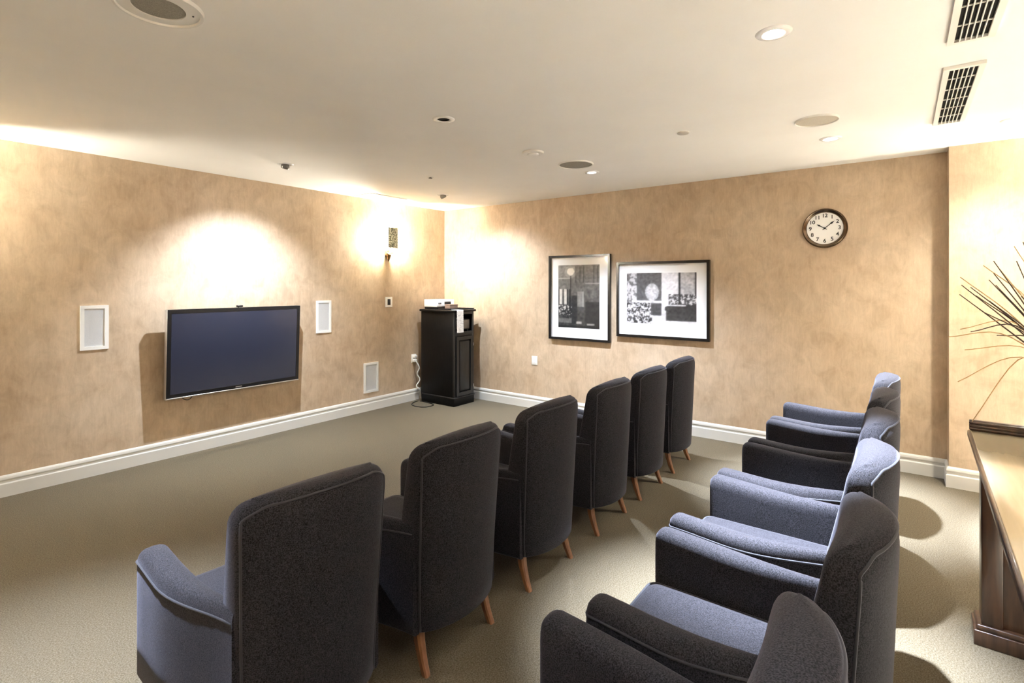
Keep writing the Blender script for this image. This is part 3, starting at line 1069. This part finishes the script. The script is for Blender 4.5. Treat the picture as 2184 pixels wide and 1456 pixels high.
for z in (0.228, 0.767):
    h = mesh('hinge', *lathe([(0, -0.018), (0.008, -0.018), (0.008, 0.018), (0, 0.018)], 14, Matrix.Translation((X1 - 0.022, YF - 0.012, z))), M_CHROME, cb, smooth=True, angle=40)
    box('hinge_leaf', (X1 - 0.022, YF - 0.006, z - 0.016), (X1 - 0.002, YF - 0.001, z + 0.016), M_CHROME, h)

dv = empty('disc_player', 'dark media player inside the open shelf of the black cabinet', 'media player', (5.02, 4.82, 0.930))
box('case', (-0.145, -0.262, 0.036), (0.140, 0.1, 0.170), M_PANEL, dv, 0.004)
for q in (-0.12, 0.115):
    for r in (-0.24, 0.07):
        box('foot', (q - 0.012, r - 0.012, 0.0), (q + 0.012, r + 0.012, 0.036), M_DARK, dv)
box('front_panel', (-0.13, -0.270, 0.048), (0.125, -0.264, 0.158), M_GREY, dv, 0.003)

pp = empty('notice_sheet', 'white printed sheet hanging over the front of the black cabinet', 'paper', (4.905, 4.50, 1.2225))
V, F = [], []
pr = [(0.10, 0.002), (0.02, 0.002), (-0.003, 0.0015), (-0.008, -0.006), (-0.0085, -0.10), (-0.0105, -0.20), (-0.012, -0.285)]
rings = []
for d, z in pr:
    rings.append([(-0.062, d, z), (0.060, d, z), (0.060, d + 0.001, z + 0.0008), (-0.062, d + 0.001, z + 0.0008)])
mesh('sheet', *loft(rings), M_PAPER, pp)

TT = 1.222
t = empty('black_player', 'flat black player under the white box on the black cabinet', 'media player', (5.02, 4.97, TT))
box('case', (-0.165, -0.11, 0.004), (0.155, 0.115, 0.030), M_DARK, t, 0.003)
for q in (-0.14, 0.13):
    box('foot', (q - 0.012, -0.09, 0), (q + 0.012, 0.09, 0.005), M_DARK, t)
t = empty('white_receiver', 'white electronics box on top of the black cabinet', 'media player', (5.02, 4.97, TT + 0.030))
box('case', (-0.170, -0.115, 0.002), (0.160, 0.12, 0.098), M_WHITE, t, 0.005)
box('front_panel', (-0.160, -0.119, 0.012), (0.150, -0.114, 0.088), M_MATB, t, 0.002)
for q in (-0.135, -0.105):
    mesh('knob', *lathe([(0, 0.012), (0.010, 0.011), (0.011, 0.0), (0, 0)], 16, Matrix.Translation((q, -0.118, 0.05)) @ Matrix.Rotation(PI / 2, 4, 'X')), M_GREY, t, smooth=True, angle=40)
box('display', (-0.03, -0.1205, 0.03), (0.09, -0.1185, 0.07), M_DARK, t)
t = empty('black_tray', 'thin black tray at the front of the cabinet top', 'tray', (5.01, 4.70, TT))
box('base', (-0.17, -0.11, 0.0), (0.165, 0.12, 0.006), M_DARK, t, 0.002)
V, F = frame_ring(-0.17, 0.165, -0.11, 0.12, 0.008, 0, 1)
mesh('lip', [(v[1], v[2], 0.020 if v[0] > 0.5 else 0.004) for v in V], F, M_DARK, t)
t = empty('brown_box', 'small brown box standing in the black tray', 'box', (5.015, 4.745, TT + 0.006))
box('carton', (-0.075, -0.04, 0.0), (0.075, 0.05, 0.055), M_BROWNBOX, t, 0.002)
box('lid', (-0.077, -0.042, 0.045), (0.077, 0.052, 0.060), M_BROWNBOX, t, 0.002)
t = empty('remote_control', 'black remote control on the right of the black cabinet top', 'remote', (5.215, 4.63, TT), math.radians(15))
box('body', (-0.022, -0.08, 0.0), (0.022, 0.08, 0.018), M_DARK, t, 0.005)
box('keypad', (-0.015, -0.06, 0.0175), (0.015, 0.05, 0.0195), M_GREY, t, 0.001)

# ------------------------------------------------------------------ wooden table at the right, with branches in a vase
tb = empty('console_table', 'dark wooden table with pale polished top and moulded end rim', 'table', (3.06, -0.245, 0), math.radians(-1.3))
LX, DY, ZTOP = -1.95, -0.56, 0.900      # runs towards -x and -y from its far corner
tp = box('tabletop', (LX, DY, ZTOP - 0.022), (0.012, 0.0, ZTOP), M_MAPLE, tb, 0.003)
box('edge_moulding', (LX, -0.006, ZTOP - 0.030), (0.014, 0.010, ZTOP - 0.003), M_WALN, tp, 0.004)
box('edge_moulding', (LX + 0.02, -0.020, ZTOP - 0.058), (0.000, -0.002, ZTOP - 0.026), M_WALN, tp, 0.005)
box('edge_moulding', (LX, DY - 0.010, ZTOP - 0.030), (0.014, DY + 0.006, ZTOP - 0.003), M_WALN, tp, 0.004)
rim = box('end_rim', (-0.012, DY, ZTOP), (0.012, 0.004, ZTOP + 0.046), M_WALN, tb, 0.004)
for k in range(3):
    z = ZTOP + 0.006 + 0.013 * k
    box('rim_bead', (-0.019, DY, z), (-0.010, 0.006, z + 0.009), M_WALN, rim, 0.004, 3)
box('frieze_rail', (LX + 0.05, -0.050, 0.80), (-0.03, -0.028, ZTOP - 0.022), M_WALN, tb, 0.002)
for sx, nm in ((-0.030, 'far'), (LX + 0.15, 'near')):
    d = -1 if nm == 'far' else -1
    pd = box('pedestal', (sx - 0.022, DY + 0.05, 0.085), (sx + 0.07, -0.045, 0.86), M_WALN, tb, 0.003)
    box('corner_post', (sx - 0.038, -0.100, 0.085), (sx + 0.078, -0.032, 0.86), M_WALN, pd, 0.004)
    box('corner_post', (sx - 0.038, DY + 0.035, 0.085), (sx + 0.078, DY + 0.10, 0.86), M_WALN, pd, 0.004)
    pf = box('foot', (sx - 0.055, DY + 0.01, 0.0), (sx + 0.095, -0.006, 0.065), M_WALN, tb, 0.004)
    box('foot_moulding', (sx - 0.048, DY + 0.018, 0.063), (sx + 0.088, -0.014, 0.088), M_WALN, pf, 0.008, 3)
    if nm == 'far':
        box('steel_plate', (sx - 0.046, -0.160, 0.30), (sx - 0.040, -0.145, 0.50), M_CHROME, pd, 0.001)
        box('bracket', (sx - 0.050, -0.120, 0.66), (sx - 0.038, -0.070, 0.74), M_DARK, pd, 0.003)

vx, vy = 2.79, -0.52
va = empty('vase', 'glazed brown vase on the wooden table holding dry branches', 'vase', (vx, vy, ZTOP))
mesh('body', *lathe([(0, 0.0), (0.055, 0.0), (0.075, 0.05), (0.085, 0.12), (0.070, 0.22), (0.042, 0.28), (0.052, 0.315), (0.046, 0.315), (0.036, 0.28), (0.05, 0.22), (0, 0.20)], 40),
     M_VASE, va, smooth=True)
mesh('foot_ring', *lathe([(0.040, 0.0), (0.060, 0.0), (0.062, 0.010), (0.040, 0.012)], 40), M_VASE, va, smooth=True, angle=40)

br = empty('dry_branches', 'spray of dry dark twigs and straw standing in the vase', 'branches', (vx, vy, ZTOP + 0.23))
FW = Vector((math.cos(math.radians(36.8)), math.sin(math.radians(36.8)), 0))
RW = Vector((math.sin(math.radians(36.8)), -math.cos(math.radians(36.8)), 0))
base = Vector((vx, vy, ZTOP + 0.23))
random.seed(11)
# tips: metres leftwards (-right) and up from the vase mouth, depth offset, bow, kind
TIPS = [(0.444, 0.34, -0.02, 0.0, 'd'), (0.367, 0.332, 0.03, 0.01, 'd'), (0.336, 0.383, -0.03, 0.0, 'd'), (0.290, 0.43, 0.02, -0.01, 'd'),
        (0.243, 0.428, -0.02, 0.0, 'd'), (0.31, 0.414, 0.04, 0.05, 's'), (0.34, 0.238, 0.0, 0.02, 'd'), (0.41, 0.17, -0.02, 0.09, 'd'),
        (0.405, 0.175, 0.03, 0.10, 's'), (0.46, 0.147, 0.02, 0.07, 's'), (0.44, 0.105, -0.03, 0.05, 's'), (0.423, -0.02, 0.02, 0.07, 's'),
        (0.388, -0.163, 0.0, 0.14, 's'), (0.388, 0.37, 0.05, 0.02, 's'), (0.37, 0.283, -0.05, 0.01, 'd'), (0.28, 0.36, 0.05, 0.01, 'd'),
        (0.265, 0.30, -0.06, 0.01, 'd'), (0.245, 0.34, 0.06, 0.0, 'd'), (0.32, 0.30, 0.06, 0.02, 'd'), (0.17, 0.47, -0.04, 0.0, 'd'),
        (0.40, 0.305, 0.04, 0.0, 'd'), (0.21, 0.40, 0.08, 0.02, 's'), (0.20, 0.50, 0.0, 0.0, 'd'), (0.25, 0.15, 0.05, 0.05, 'd'),
        (0.10, 0.55, 0.05, 0.0, 'd'), (-0.05, 0.58, 0.10, 0.0, 'd'), (-0.20, 0.52, -0.10, 0.03, 'd'), (-0.30, 0.42, 0.05, 0.04, 'd'),
        (0.05, 0.54, -0.20, 0.03, 'd'), (0.02, 0.50, 0.22, 0.04, 's'), (-0.32, 0.25, 0.0, 0.1, 's')]
for sx, up, dp, bow, kd in TIPS:
    tip = -RW * sx + FW * dp + Vector((0, 0, up + 0.07))
    q = Vector((random.uniform(-.02, .02), random.uniform(-.02, .02), 0))
    neck = Vector((q.x * .8, q.y * .8, 0.075)) + (tip - Vector((0, 0, tip.z))) * 0.06
    m1 = neck.lerp(tip, 0.5) + Vector((random.uniform(-.008, .008), random.uniform(-.008, .008), bow + 0.01))
    pth = spline([q * 0.5 + Vector((0, 0, -0.02)), neck, m1, tip], 16)
    mesh('twig' if kd == 'd' else 'straw_stem', *tube(pth, 0.0046 if kd == 'd' else 0.0030, 5, 0.0016), M_TWIG if kd == 'd' else M_STRAW, br, smooth=True)
